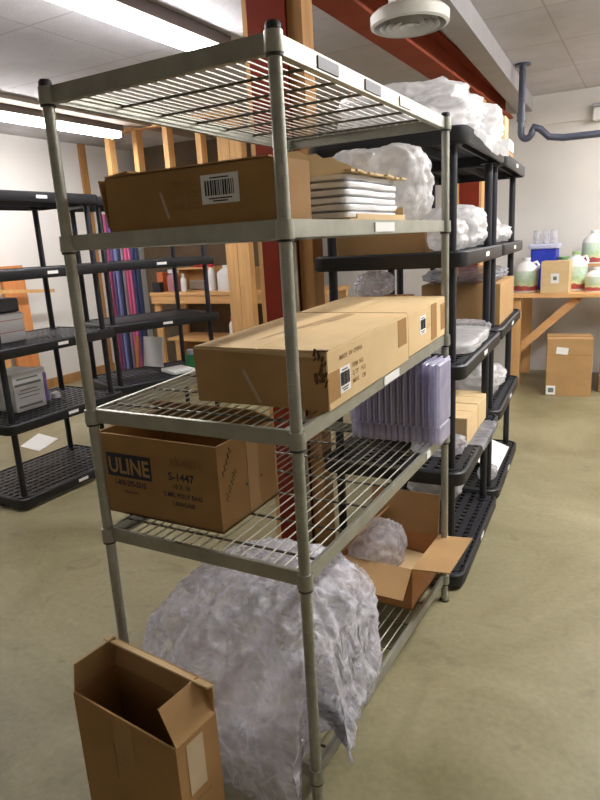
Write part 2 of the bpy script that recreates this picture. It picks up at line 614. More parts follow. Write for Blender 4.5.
# grey boxed beam at the ceiling on the right
o = MB().box((0, 0, 0), (0.14, 4.6, 0.13)).build('ceiling_duct', m_trim, None, loc=(-0.43, 3.39, CEIL - 0.068))
o.rotation_euler = (0, 0, R(2.6))
tag(o, 'grey painted rectangular duct running along the ceiling to the far wall', 'duct')

# round ceiling diffuser
t = root('ceiling_diffuser', (-0.355, 1.80, 2.31), 'round off white ceiling air vent hanging beside the red beam', 'vent')
MB().lathe([(0.155, 0.0), (0.168, 0.006), (0.170, 0.045), (0.150, 0.062), (0.09, 0.075), (0.085, 0.345), (0.08, 0.345), (0.08, 0.06), (0.14, 0.05), (0.15, 0.02), (0.155, 0.0)], seg=36, caps=False).build('housing', m_vent, t, True)
for r in (0.125, 0.097, 0.069, 0.04):
    MB().lathe([(r, 0.004), (r + 0.005, 0.0), (r - 0.012, 0.028), (r - 0.016, 0.03), (r - 0.004, 0.008), (r, 0.004)], seg=36, caps=False).build('louver', m_vent, t, True)
MB().lathe([(0.0001, 0.008), (0.02, 0.006), (0.02, 0.03), (0.0001, 0.03)], seg=20).build('centre_cone', m_vent, t, True)
MB().lathe([(0.0001, 0.052), (0.145, 0.052)], seg=28).build('backing', m_dark, t)

# drain pipe with trap
t = root('drain_pipe', (-0.33, 4.35, 2.15), 'slate grey drain pipe dropping from ceiling with trap and arm along far wall', 'pipe')
path = [(0, 0, 0.508), (0, 0, 0.10)]
for k in range(0, 9):
    a = PI - PI * k / 8
    path.append((0.042 + 0.042 * math.cos(a), 0, 0.02 - 0.05 * math.sin(a) + 0.0))
path += [(0.09, 0.0, 0.05), (0.14, 0.02, 0.03), (0.20, 0.05, -0.03), (0.3, 0.08, -0.045), (1.9, 0.1, -0.06)]
MB().tube(path, 0.026, 12).build('pipe_run', m_pipe, t, True)
MB().cyl((0, 0, 0.10), (0, 0, 0.16), 0.034, 14).build('pipe_coupling', m_pipe, t, True)
MB().cyl((0, 0, 0.495), (0, 0, 0.508), 0.06, 18).build('ceiling_flange', m_pipe, t, True)

# small white fixture on the far wall
t = root('wall_fixture', (0.14, 5.68, 2.36), 'small white emergency lamp box with dark cap high on the far wall', 'lamp')
MB().box((0, -0.03, 0.06), (0.14, 0.09, 0.11), bev=0.01).build('lamp_box', m_tag, t)
MB().box((0, -0.03, 0.135), (0.15, 0.10, 0.03), bev=0.006).build('cap', m_trim, t)

# fluorescent fixtures
flab = ['bright fluorescent ceiling fixture above the left corner of the wire rack',
        'bright fluorescent tube fixture glowing near the white left wall',
        'fluorescent ceiling fixture over the open floor on the right',
        'short fluorescent ceiling fixture before the right hand workbench']
for i, (x, y0, y1, z, w) in enumerate(FIXTURES):
    t = root('fluorescent_fixture', (x, (y0 + y1) / 2, z), flab[i], 'ceiling light', group='fluorescent fixtures')
    L = y1 - y0
    hb = CEIL - z - 0.002
    MB().box((0, 0, hb - (hb - 0.0) / 2), (0.15, L, hb), bev=0.004).build('housing', m_fix, t)
    for s in (-1, 1):
        MB().box((s * 0.0765, 0, hb / 2), (0.004, L, hb - 0.002)).build('side_shade', m_fixshade, t)  # thin strip over the housing side, coloured as if in shade
        MB().cyl((s * 0.042, -L / 2 + 0.03, -0.034), (s * 0.042, L / 2 - 0.03, -0.034), 0.019, 12).build('tube', m_tube if x > 0 else m_tube_dim, t, True)
        MB().box((0, s * (L / 2 - 0.015), -0.026), (0.13, 0.03, 0.052)).build('lamp_holder', m_fix, t)

# lumber stud wall behind the left shelving
for (x, y, label) in ((-4.42, 4.1, 'leftmost pale short stud under the left fluorescent tube'),
                      (-4.04, 4.1, 'second pale short stud from left, just past the tube end'),
                      (-3.64, 4.1, 'third pale short stud from left above the brown carton'),
                      (-3.24, 4.1, 'fourth pale short stud from left above the brown carton')):
    o = MB().box((0, 0, 0.265), (0.062, 0.09, 0.53), bev=0.002).build('wall_stud', m_pine, None, loc=(x, y, 2.087))
    tag(o, label, 'stud', 'short studs of the unfinished wall')
tag(MB().box((-3.66, 4.1, 2.639), (1.75, 0.09, 0.038), bev=0.002).build('top_plate', m_pine_x), 'pale lumber top plate fixed to the ceiling over the studs', 'lumber')
tag(MB().box((-3.79, 4.1, 2.02), (1.54, 0.09, 0.13), bev=0.002).build('lumber_header', m_pine_x), 'horizontal lumber header carrying the short studs', 'lumber')
t = root('lumber_post', (-2.875, 4.08, 0), 'double pine post standing before the left workbench', 'post')
for s in (-1, 1):
    MB().box((s * 0.068, 0, 1.3105), (0.132, 0.09, 2.617), bev=0.003).build('post_board', m_pine, t)
o = MB().box((0, 0, 1.3), (0.055, 0.09, 2.6), bev=0.002).build('wall_stud', m_pine, None, loc=(-2.46, 4.1, 0.02))
tag(o, 'single pale stud between the double post and the red column', 'stud')

# ------------------------------------------------------------------ the wire shelving rack
D, L = 0.61, 1.113
rack = root('wire_shelving_rack', (0, 0, 0), 'tall zinc wire shelving rack with five shelves in the middle of the floor', 'shelving')
for (x, y) in ((0, 0), (-D, 0), (0, L), (-D, L)):
    prof = [(0.0001, 0.012), (0.0135, 0.012)]
    z = 0.03
    while z < 1.79:
        prof += [(0.0135, z), (0.0129, z + 0.0002), (0.0129, z + 0.0018), (0.0135, z + 0.002)]
        z += 0.0254
    prof += [(0.0135, 1.808), (0.0001, 1.808)]
    p = MB().lathe(prof, (x, y, 0), 14).build('post', m_zinc, rack, True)
    MB().lathe([(0.0001, 1.8085), (0.0152, 1.8085), (0.0152, 1.818), (0.012, 1.823), (0.0001, 1.824)], (x, y, 0), 16).build('post_cap', m_dark, p, True)
    MB().lathe([(0.0001, 0.0), (0.019, 0.0), (0.019, 0.008), (0.008, 0.012), (0.008, 0.02), (0.0001, 0.02)], (x, y, 0), 14).build('levelling_foot', m_rod, p, True)


def wire_shelf(z0, z1, step, tags):
    """z0 at the near edge, z1 at the far edge"""
    sl = (z1 - z0) / L

    def P(x, y, z=0.0):
        return Vector((x, y, z0 + sl * y + z))
    f = MB()
    ang = math.atan(sl)
    rotx = Matrix.Rotation(ang, 3, 'X')
    for y in (0, L):
        s = 1 if y == 0 else -1
        f.box(P(-D / 2, y), (D - 0.03, 0.004, 0.034), rotx)
        f.box(P(-D / 2, y + s * 0.008, -0.0165), (D - 0.03, 0.016, 0.003), rotx)
        f.box(P(-D / 2, y + s * 0.004, 0.0165), (D - 0.03, 0.010, 0.004), rotx)
    for x in (0, -D):
        s = -1 if x == 0 else 1
        ln = L - 0.03
        f.box(P(x, L / 2), (0.004, ln, 0.034), rotx)
        f.box(P(x + s * 0.008, L / 2, -0.0165), (0.016, ln, 0.003), rotx)
        f.box(P(x + s * 0.004, L / 2, 0.0165), (0.010, ln, 0.004), rotx)
    sh = f.build('shelf', m_zinc, rack)
    for (x, y) in ((0, 0), (-D, 0), (0, L), (-D, L)):
        c = MB().lathe([(0.0142, -0.020), (0.0185, -0.020), (0.0195, -0.015), (0.0180, 0.0175), (0.0142, 0.0175)], tuple(P(x, y)), 16)
        c.build('corner_collar', m_zinc, sh, True)
        MB().lathe([(0.0140, -0.0255), (0.0172, -0.0255), (0.0172, -0.0205), (0.0140, -0.0205)], tuple(P(x, y)), 16).build('locking_sleeve', m_dark, sh, True)
    w = MB()
    n = int((D - 0.03) / step)
    for i in range(n):
        x = -D + 0.015 + (i + 0.5) * (D - 0.03) / n
        w.cyl(P(x, 0.006, 0.0155), P(x, L - 0.006, 0.0155), 0.0021, 6)
    w.build('wire_deck', m_wire, sh, True)
    r = MB()
    k = 7
    for i in range(k):
        y = (i + 0.5) * L / k
        r.cyl(P(-D + 0.004, y, 0.0095), P(-0.004, y, 0.0095), 0.0036, 6)
    r.build('cross_rods', m_rod, sh, True)
    for (ya, yb, m) in tags:
        MB().box(P(0.0035, (ya + yb) / 2, 0.0), (0.003, yb - ya, 0.024), rotx).build('tag_holder', m, sh)
    return sh


wire_shelf(1.790, 1.790, 0.027, [(0.17, 0.27, m_tagdark), (0.42, 0.52, m_tagdark), (0.66, 0.75, m_grey)])
wire_shelf(1.459, 1.459, 0.027, [(0.46, 0.60, m_tag)])
wire_shelf(1.024, 1.062, 0.030, [(0.50, 0.62, m_tag)])
wire_shelf(0.690, 0.692, 0.030, [(0.88, 0.92, m_tag)])
wire_shelf(0.158, 0.098, 0.030, [])


# ------------------------------------------------------------------ black plastic shelving units
def tray(z):
    """one moulded shelf: rim ring with rounded corners"""
    lx, ly, h, th = 0.91, 0.61, 0.058, 0.014
    b = MB()

    def ring(ox, oy, rr, zz):
        out = []
        for (cx, cy, a0) in ((ox / 2 - rr, oy / 2 - rr, 0), (-ox / 2 + rr, oy / 2 - rr, 90), (-ox / 2 + rr, -oy / 2 + rr, 180), (ox / 2 - rr, -oy / 2 + rr, 270)):
            for k in range(5):
                a = R(a0 + 22.5 * k)
                out.append(b.bm.verts.new((cx + rr * math.cos(a), cy + rr * math.sin(a), zz)))
        return out
    rs = [ring(lx - 0.012, ly - 0.012, 0.05, z), ring(lx, ly, 0.055, z + 0.008), ring(lx, ly, 0.055, z + h - 0.006), ring(lx - 0.012, ly - 0.012, 0.05, z + h),
          ring(lx - 2 * th, ly - 2 * th, 0.045, z + h), ring(lx - 2 * th, ly - 2 * th, 0.045, z)]
    rs.append(rs[0])
    for a, c in zip(rs, rs[1:]):
        k = len(a)
        for i in range(k):
            b.bm.faces.new((a[i], a[(i + 1) % k], c[(i + 1) % k], c[i]))
    for sx in (-1, 1):
        for sy in (-1, 1):
            b.lathe([(0.022, 0.001), (0.038, 0.001), (0.036, h - 0.001), (0.022, h - 0.001)], (sx * 0.385, sy * 0.24, z), 16)
    return b


def lattice(z):
    b = MB()
    lx, ly = 0.882, 0.582
    n = 11
    for i in range(n):
        y = -ly / 2 + (i + 0.5) * ly / n
        b.box((0, y, z + 0.0485), (lx, 0.030, 0.008))
    k = 20
    for i in range(k):
        x = -lx / 2 + (i + 0.5) * lx / k
        b.box((x, 0, z + 0.0465), (0.016, ly, 0.0075))
    for i in (-0.24, -0.08, 0.08, 0.24):
        b.box((0, i, z + 0.028), (lx, 0.008, 0.036))
    return b


LEV = (0.016, 0.462, 0.892, 1.312, 1.735)


def make_unit(loc, rz, label, top=True):
    t = root('plastic_shelving_unit', loc, label, 'shelving', rz, 'black plastic shelving units')
    for sx in (-1, 1):
        for sy in (-1, 1):
            MB().cyl((sx * 0.385, sy * 0.24, 0.0), (sx * 0.385, sy * 0.24, 1.77), 0.0182, 14).build('post', m_black_post, t, True)
    for i, z in enumerate(LEV):
        s = tray(z).build('shelf', m_black, t, True)
        lattice(z).build('lattice_deck', m_black, s)
        MB().box((0, -0.3058, z + 0.030), (0.075, 0.002, 0.018)).build('maker_label', m_tag, s)
    return t


u_c = make_unit((-2.745, 1.475, 0), R(90), 'black plastic shelving unit at the far left edge, nearest of the left pair')


def clone(src, name_loc, rz, label):
    c = copy_tree(src)
    c.location = name_loc
    c.rotation_euler = (0, 0, rz)
    c['label'] = label
    return c


u_d = clone(u_c, (-2.672, 2.49, 0), R(68), 'black plastic shelving unit turned at an angle before the coloured tubes')
u_a = clone(u_c, (-0.2755, 1.625, 0), R(93), 'loaded black plastic shelving unit right behind the wire rack')
u_b = clone(u_c, (-0.335, 2.560, 0), R(94), 'loaded black plastic shelving unit farthest back in the centre row')


# ------------------------------------------------------------------ cartons
def carton(name, loc, dims, label, m, rz=0.0, seam='x', group=None, tape=True, cat='carton'):
    """closed carton with a lid seam and tape, base at loc"""
    lx, ly, h = dims
    t = root(name, loc, label, cat, rz, group)
    MB().box((0, 0, h / 2), dims, bev=0.0025).build('carton_body', m, t)
    g = 0.0006
    if seam == 'x':
        for s in (-1, 1):
            MB().box((0, s * (ly / 4 + 0.0004), h + 0.0015), (lx - 0.003, ly / 2 - 0.003, 0.003)).build('top_flap', m, t)
        if tape:
            MB().box((0, 0, h + 0.0034), (lx - 0.004, 0.05, 0.0006)).build('tape_strip', m_tape, t)
    elif seam == 'y':
        for s in (-1, 1):
            MB().box((s * (lx / 4 + 0.0004), 0, h + 0.0015), (lx / 2 - 0.003, ly - 0.003, 0.003)).build('top_flap', m, t)
        if tape:
            MB().box((0, 0, h + 0.0034), (0.05, ly - 0.004, 0.0006)).build('tape_strip', m_tape, t)
    return t


def open_carton(name, loc, dims, label, m, flaps, rz=0.0, t=0.005, group=None, m_in=None):
    """open-topped carton; flaps = {'+x': (length, degrees from upright, positive outward)}"""
    lx, ly, h = dims
    r = root(name, loc, label, 'carton', rz, group)
    b = MB()
    b.box((0, 0, t / 2), (lx, ly, t))
    for s in (-1, 1):
        b.box((s * (lx - t) / 2, 0, h / 2), (t, ly, h))
        b.box((0, s * (ly - t) / 2, h / 2), (lx - 2 * t, t, h))
    b.build('carton_body', m, r)
    for side, (ln, deg) in flaps.items():
        s = 1 if side[0] == '+' else -1
        a = R(deg)
        if side[1] == 'x':
            d = Vector((s * math.sin(a), 0, math.cos(a)))
            n = Vector((s * math.cos(a), 0, -math.sin(a)))
            hinge = Vector((s * (lx / 2 - t / 2), 0, h + 0.001))
            w = Vector((0, 1, 0))
            wid = ly - 0.006
        else:
            d = Vector((0, s * math.sin(a), math.cos(a)))
            n = Vector((0, s * math.cos(a), -math.sin(a)))
            hinge = Vector((0, s * (ly / 2 - t / 2), h + 0.001))
            w = Vector((1, 0, 0))
            wid = lx - 0.006
        rot = Matrix((w, d, w.cross(d))).transposed()
        MB().box(hinge + d * ln / 2, (wid, ln, t * 0.8), rot).build('flap', m_in or m, r)
    return r


# shallow brown carton along the near edge of the second shelf
Z2 = 1.459 + 0.019
t = root('shallow_carton', (-0.272, 0.112, Z2), 'long narrow brown carton with barcode label on the second shelf', 'carton')
lx, ly, h = 0.485, 0.125, 0.124
b = MB()
b.box((0, 0, h / 2), (lx, ly, h), bev=0.002)
b.build('carton_body', m_card_dark, t)
MB().box((-0.01, 0.0, h + 0.0025), (lx - 0.03, ly + 0.006, 0.003)).build('top_flap', m_card, t)
MB().box((-lx / 2 - 0.008, -0.01, 0.066), (0.004, 0.11, 0.11), (0, R(-8), 0)).build('side_flap', m_card_dark, t)
MB().box((-0.2, -0.02, h + 0.005), (0.07, 0.09, 0.004), (0, R(-6), 0)).build('loose_flap', m_card, t)
barcode(t, (0.090, -ly / 2, 0.074), (1, 0, 0), (0, 0, 1), 0.098, 0.060, 5)
for i in range(3):
    text(t, ('ITEM NO.', 'QTY  PCS', 'N.W. KGS')[i], 0.018, (-0.045, -ly / 2, 0.086 - i * 0.024), (1, 0, 0), (0, 0, 1), m_inkfade, bold=0.0006)
MB().box((-0.065, -ly / 2 - 0.0006, 0.05), (0.007, 0.0008, 0.06), (0, R(-18), 0)).build('tape_strip', m_cleartape, t)

# low tan tray carton behind it with a stack of white trays and a torn lid
t = root('tray_carton', (-0.172, 0.605, Z2), 'torn open tan carton holding white trays on the second shelf', 'carton')
b = MB()
lx, ly = 0.27, 0.41
b.box((0, 0, 0.003), (lx, ly, 0.005))
b.box((lx / 2 - 0.003, 0.02, 0.009), (0.004, ly - 0.05, 0.016))
b.box((-lx / 2 + 0.003, 0, 0.05), (0.005, ly, 0.10))
b.box((0, ly / 2 - 0.003, 0.02), (lx - 0.01, 0.005, 0.04))
b.build('carton_body', m_card_light, t)
b = MB()
y0 = -ly / 2 - 0.004
def TF(u_, z_):
    return (0.005 + 0.125 * u_, -0.315 + 0.125 * u_, z_)


b.poly([TF(-0.1, 0.100), TF(1.0, 0.117), TF(1.08, 0.124), TF(0.95, 0.136), TF(0.84, 0.141), TF(0.74, 0.152), TF(0.6, 0.150), TF(0.5, 0.161), TF(0.36, 0.158),
        TF(0.25, 0.168), TF(0.12, 0.166), TF(0.0, 0.176), TF(-0.1, 0.174)], 0.004)
b.build('torn_flap', m_card_light, t)
b = MB()
n = 14
for k in range(n):
    ya = -ly / 2 + 0.0 + ly * k / n
    wob = 0.006 * math.sin(k * 1.7)
    b.box((0.02 + wob, ya + ly / n / 2, 0.1245 + 0.001 * math.sin(k)), (lx - 0.03, ly / n + 0.001, 0.005), (0, R(2), 0))
b.build('torn_lid', m_card_light, t)

tl = ['lowest of the white plastic trays in the torn open carton',
      'second from bottom white plastic tray in the torn open carton',
      'third from bottom white plastic tray in the torn open carton',
      'fourth from bottom white plastic tray in the torn open carton',
      'fifth from bottom white plastic tray in the torn open carton',
      'topmost white plastic tray under the torn cardboard lid']


def tray_mesh(seed):
    b = MB()
    segs = []
    lx2, ly2, rr = 0.120, 0.190, 0.03
    prof = [(0.92, 0.0), (0.99, 0.004), (1.0, 0.012), (0.99, 0.0165), (0.9, 0.018)]
    loops = []
    rn = random.Random(seed)
    for (s, z) in prof:
        lp = []
        for (cx, cy, a0) in ((lx2 - rr, ly2 - rr, 0), (-lx2 + rr, ly2 - rr, 90), (-lx2 + rr, -ly2 + rr, 180), (lx2 - rr, -ly2 + rr, 270)):
            for k in range(7):
                a = R(a0 + 15 * k)
                p = Vector(((cx + rr * math.cos(a)) * s, (cy + rr * math.sin(a)) * s, z))
                lp.append(p)
            # mid points along the straight side to carry the wrinkles
            nx = {0: (-lx2 + rr, ly2), 90: (-lx2, -ly2 + rr), 180: (lx2 - rr, -ly2), 270: (lx2, ly2 - rr)}[a0]
            st = lp[-1]
            for q in range(1, 12):
                tt = q / 12
                lp.append(Vector((st.x + (nx[0] * s - st.x) * tt, st.y + (nx[1] * s - st.y) * tt, z)))
        out = []
        for p in lp:
            w = noise.noise(p * 9 + Vector((seed * 5, 0, z * 50)))
            out.append(b.bm.verts.new((p.x * (1 + 0.03 * w), p.y * (1 + 0.02 * w), p.z + 0.0016 * noise.noise(p * 14 + Vector((0, seed * 3, 0))))))
        loops.append(out)
    for a, c in zip(loops, loops[1:]):
        k = len(a)
        for i in range(k):
            b.bm.faces.new((a[i], a[(i + 1) % k], c[(i + 1) % k], c[i]))
    b.bm.faces.new(loops[0][::-1])
    b.bm.faces.new(loops[-1])
    return b


for i in range(6):
    o = tray_mesh(i + 1).build('plastic_tray', m_foil, None, True, loc=(-0.172 + 0.004 * math.sin(i * 2.1), 0.600, Z2 + 0.0065 + i * 0.0187))
    tag(o, tl[i], 'tray', 'white trays in the torn open carton')

# big clear bag standing beyond the trays on the second shelf
o = crumple((0.168, 0.115, 0.118), 4, 5, 0.09, 4.0, freq=2.0).build('plastic_bag', m_bag_clear, None, True, loc=(-0.180, 0.945, Z2), sharp=False)
tag(o, 'bulging shiny white plastic bag behind the trays on the second shelf', 'bag')

# two flat cartons on the third shelf
ZA = 1.024 + 0.019 + 0.038 * 0.4 / L + 0.001
tilt = math.atan(0.038 / L)
ca = carton('flat_carton', (-0.175, 0.41, 1.024 + 0.0205 + 0.038 * 0.41 / L), (0.375, 0.546, 0.140), 'nearer flat tan carton with torn corner on the third shelf', m_card_light, seam='y', tape=False)
ca.rotation_euler = (tilt, 0, 0)
b = MB()
b.poly([(-0.187, -0.2745, 0.002), (0.186, -0.2745, 0.002), (0.186, -0.2745, 0.125), (-0.187, -0.2745, 0.137)], 0.0015, (0, -1, 0))
b.build('end_panel', m_card, ca)
# torn corner
b = MB()
rnd = random.Random(11)
for i in range(26):
    c = Vector((0.176 + rnd.uniform(-0.020, 0.010), -0.2755 - rnd.uniform(0.0, 0.002), 0.118 + rnd.uniform(-0.05, 0.022)))
    b.box(c, (rnd.uniform(0.002, 0.006), 0.0015, rnd.uniform(0.008, 0.022)), (rnd.uniform(-0.3, 0.3), rnd.uniform(-0.5, 0.5), rnd.uniform(-0.3, 0.3)))
for i in range(6):
    b.box((0.183 + rnd.uniform(-0.02, 0.003), -0.274 + rnd.uniform(-0.002, 0.004), 0.1435), (rnd.uniform(0.008, 0.018), rnd.uniform(0.004, 0.010), 0.003), (0, 0, rnd.uniform(-1, 1)))
b.build('torn_corner', mat('torn_fibre', (96, 68, 42), 0.95, var=0.2, scale=40), ca)
MB().box((0.0, 0.2735, 0.139), (0.37, 0.004, 0.010)).build('lid_gap_shade', m_inkfade, ca)  # lid edge in dark brown, painting in the shade of the carton gap
b = MB()
b.poly([(-0.005, 0.05, 0.1434), (0.02, 0.12, 0.1434), (0.03, 0.25, 0.1434), (-0.01, 0.255, 0.1434), (-0.03, 0.12, 0.1434), (-0.05, -0.05, 0.1434), (-0.06, -0.18, 0.1434), (-0.035, -0.05, 0.1434)], 0.0003, (0, 0, 1))
b.build('dirt_streak', mat('dirt_streak', (168, 140, 100), 0.9, var=0.2, scale=20), ca)
barcode(ca, (0.1876, -0.185, 0.058), (0, 1, 0), (0, 0, 1), 0.062, 0.062, 8)
for i, s in enumerate(('ITEM  NO.', 'Q TY    PCS', 'MEAS    CM')):
    text(ca, s, 0.016, (0.1876, -0.140, 0.075 - 0.02 * i), (0, 1, 0), (0, 0, 1), m_inkfade, bold=0.0003)
text(ca, 'MADE  IN  CHINA', 0.017, (0.1876, -0.21, 0.108), (0, 1, 0), (0, 0, 1), m_inkfade, bold=0.0002)
MB().box((0.1882, 0.22, 0.095), (0.001, 0.07, 0.078)).build('tape_strip', m_tape, ca)
MB().box((0.1882, -0.245, 0.055), (0.001, 0.065, 0.07)).build('tape_strip', m_tape, ca)
MB().box((-0.02, -0.2764, 0.05), (0.008, 0.0006, 0.09), (0, R(-28), 0)).build('tape_strip', m_cleartape, ca)

cb = carton('flat_carton', (-0.19, 0.912, 1.024 + 0.0205 + 0.038 * 0.912 / L), (0.385, 0.40, 0.134), 'farther flat tan carton behind the torn one on the third shelf', m_card_light, seam='y', tape=False)
cb.rotation_euler = (tilt, 0, 0)
barcode(cb, (0.1926, -0.06, 0.078), (0, 1, 0), (0, 0, 1), 0.06, 0.06, 9)
MB().box((0.1932, 0.06, 0.07), (0.001, 0.06, 0.12)).build('tape_strip', m_tape, cb)
MB().box((0.1932, 0.165, 0.07), (0.001, 0.05, 0.09)).build('tape_strip', m_tape, cb)
text(cb, 'Q TY  PCS', 0.016, (0.1926, -0.02, 0.06), (0, 1, 0), (0, 0, 1), m_inkfade)

# open printed carton on the fourth shelf
Z4 = 0.691 + 0.0195
ub = open_carton('printed_open_carton', (-0.4925, 0.222, Z4), (0.415, 0.275, 0.236), 'open brown carton printed with a dark company block on the fourth shelf', m_card_dark, {'+y': (0.10, -62), '-x': (0.09, 152)}, t=0.005)
fy = -0.1375
MB().box((-0.098, fy - 0.0006, 0.147), (0.162, 0.001, 0.068)).build('print_block', m_navy, ub)
text(ub, 'ULINE', 0.064, (-0.098, fy - 0.0010, 0.1245), (1, 0, 0), (0, 0, 1), m_card, bold=0.0016, align='CENTER', sx=0.86)
text(ub, '1-800-295-5510', 0.0225, (-0.1, fy, 0.088), (1, 0, 0), (0, 0, 1), m_navy, bold=0.0007, align='CENTER', sx=0.80)
text(ub, 'uline.com', 0.013, (-0.1, fy, 0.067), (1, 0, 0), (0, 0, 1), m_navy, bold=0.0002, align='CENTER')
text(ub, 'S-1447', 0.031, (0.085, fy, 0.128), (1, 0, 0), (0, 0, 1), m_navy, bold=0.0008, align='CENTER')
text(ub, '10 X 18', 0.018, (0.083, fy, 0.105), (1, 0, 0), (0, 0, 1), m_navy, bold=0.0005, align='CENTER')
text(ub, '2 MIL POLY BAG', 0.018, (0.085, fy, 0.080), (1, 0, 0), (0, 0, 1), m_navy, bold=0.0005, align='CENTER')
text(ub, '1,000/CASE', 0.016, (0.085, fy, 0.056), (1, 0, 0), (0, 0, 1), m_navy, bold=0.0004, align='CENTER')
scrawl(ub, (0.055, fy, 0.165), (1, 0, 0), (0, 0, 1), 0.10, 0.035, m_inkfade, 4, 18, 0.0010)
scrawl(ub, (0.2075, -0.115, 0.150), (0, 0.55, 0.83), (0, -0.83, 0.55), 0.075, 0.018, m_ink, 6, 10, 0.0012)
scrawl(ub, (0.2075, -0.105, 0.078), (0, 0.60, 0.80), (0, -0.80, 0.60), 0.085, 0.026, m_ink, 9, 16, 0.0009)
text(ub, 'MADE IN U.S.A.', 0.014, (0.2075, -0.02, 0.088), (0, 1, 0), (0, 0, 1), m_navy, bold=0.0004, sx=0.9)
MB().box((0.208, 0.02, 0.12), (0.0008, 0.055, 0.23)).build('tape_strip', m_tape, ub)

# row of lavender clear tubs standing on edge on the fourth shelf
words_n = ('second', 'third', 'fourth', 'fifth', 'sixth', 'seventh', 'eighth', 'ninth', 'tenth', 'eleventh', 'twelfth', 'thirteenth', 'fourteenth')
tubs = ['leftmost lavender clear clamshell in the row on the fourth shelf'] + [
    '%s lavender clear clamshell from the left in the fourth shelf row' % w for w in words_n] + [
    'rightmost lavender clear clamshell, at the rail of the fourth shelf']
tb = MB()
tb.box((0, 0.004, 0.034), (0.0185, 0.128, 0.068), bev=0.004)
tb.box((0, 0, 0.181), (0.0175, 0.148, 0.222), bev=0.005)
tb.box((0, -0.077, 0.181), (0.0075, 0.010, 0.230), bev=0.002)
tb.box((0, 0, 0.294), (0.0075, 0.160, 0.008), bev=0.002)
proto = tb.build('clamshell_tub', m_tub, None, False)
for i in range(15):
    o = proto if i == 0 else proto.copy()
    if i:
        COL.objects.link(o)
    o.location = (-0.300 + i * 0.0230, 1.010 - 0.004 * (i % 2), Z4)
    tag(o, tubs[i], 'tub', 'lavender clamshells on the fourth shelf')

# open carton with a bag on the bottom shelf
sl5 = math.atan(-0.06 / L)
oc = open_carton('open_carton', (-0.17, 0.955, 0.158 + 0.0205 - 0.06 * 0.955 / L), (0.29, 0.325, 0.155), 'open orange brown carton with spread flaps on the bottom shelf', m_card_orange,
                 {'+x': (0.135, 84), '-y': (0.12, 128), '+y': (0.165, 4), '-x': (0.12, -40)}, t=0.005, m_in=m_card)
oc.rotation_euler = (sl5, 0, 0)
o = crumple((0.095, 0.12, 0.09), 9, 5, 0.13, 2.6).build('plastic_bag', m_film2, None, True, loc=(-0.205, 0.925, 0.195), sharp=False)
tag(o, 'crumpled clear plastic bag lying in the open carton on the bottom shelf', 'bag')
MB().box((0, 0, 0.068), (0.27, 0.30, 0.004), (R(4), R(5), 0)).build('inner_flap', m_card_light, oc)

# large crumpled film on the bottom shelf, spilling over the near edge to the floor
def sstep(a, b, x):
    x = min(1.0, max(0.0, (x - a) / (b - a)))
    return x * x * (3 - 2 * x)


def big_film():
    b = MB()
    bmesh.ops.create_icosphere(b.bm, subdivisions=6, radius=1.0)
    off = Vector((13.1, 4.4, 2.2))
    for vt in b.bm.verts:
        p = vt.co.copy()
        k = (abs(p.x) ** 3.6 + abs(p.y) ** 3.6 + abs(p.z) ** 3.0) ** (-1 / 3.4)
        q = p * k
        d, a, f = 0.0, 0.085, 1.5
        pp = Vector((p.x * 1.4, p.y * 1.4, p.z * 0.7))
        for _ in range(5):
            d += a * (0.5 - abs(noise.noise(pp * f + off)) * 2.0)
            a *= 0.62
            f *= 2.1
        q *= 1 + d
        zn = min(1.0, max(0.0, (q.z + 1) / 2))
        w = 1 - 0.22 * zn ** 1.6
        x = -0.285 + q.x * (0.290 if q.x < 0 else 0.325) * w
        y = 0.190 + q.y * 0.300 * w + 0.05 * zn
        base = 0.195 + (0.006 - 0.195) * sstep(-0.030, -0.055, y)
        base = base + (0.04 - base) * sstep(0.008, 0.018, x) * (1 - sstep(0.30, 0.40, y))
        ztop = 0.55
        x += 0.10 * (1 - zn) * (1 - sstep(-0.02, 0.16, y)) * sstep(-0.45, -0.10, x)
        if y < 0.05:
            x = min(x, -0.019)
        if y < 0.05:
            x = max(x, -0.575)
        vt.co = Vector((x, y, base + zn * (ztop - base) + 0.07 * (x + 0.3) * zn))
    return b


o = big_film().build('plastic_film_bundle', m_film, None, True, sharp=False)
tag(o, 'huge crumpled bundle of clear plastic film spilling off the bottom shelf', 'plastic film')

# small carton standing on the floor in front
sc = open_carton('tall_open_carton', (-0.325, -0.224, 0), (0.345, 0.125, 0.42), 'narrow tall brown carton standing open on the floor in front', m_card_dark,
                 {'+y': (0.075, 3), '-x': (0.085, -12), '+x': (0.09, -28)}, rz=R(-5.7), t=0.005, m_in=m_card)
MB().box((0.1732, -0.01, 0.345), (0.0008, 0.05, 0.13)).build('tape_strip', m_cleartape, sc)
MB().box((0.0, 0.052, 0.497), (0.35, 0.022, 0.004), (R(-20), 0, 0)).build('flap_lip', m_card_light, sc)
MB().box((0.0, -0.0629, 0.36), (0.06, 0.0008, 0.11)).build('tape_strip', m_tape, sc)
MB().box((-0.04, -0.0629, 0.29), (0.004, 0.0008, 0.10)).build('scuff', m_inkfade, sc)
text(sc, 'MADE', 0.018, (0.1726, -0.02, 0.25), (0, 1, 0), (0, 0, 1), m_inkfade, bold=0.0003)


# ------------------------------------------------------------------ goods on the centre black shelving
def on(unit, x, y, z):
    a = unit.rotation_euler.z
    return (unit.location.x + x * math.cos(a) - y * math.sin(a), unit.location.y + x * math.sin(a) + y * math.cos(a), z)


S = [z + 0.0545 for z in LEV]
RA, RB = u_a.rotation_euler.z, u_b.rotation_euler.z


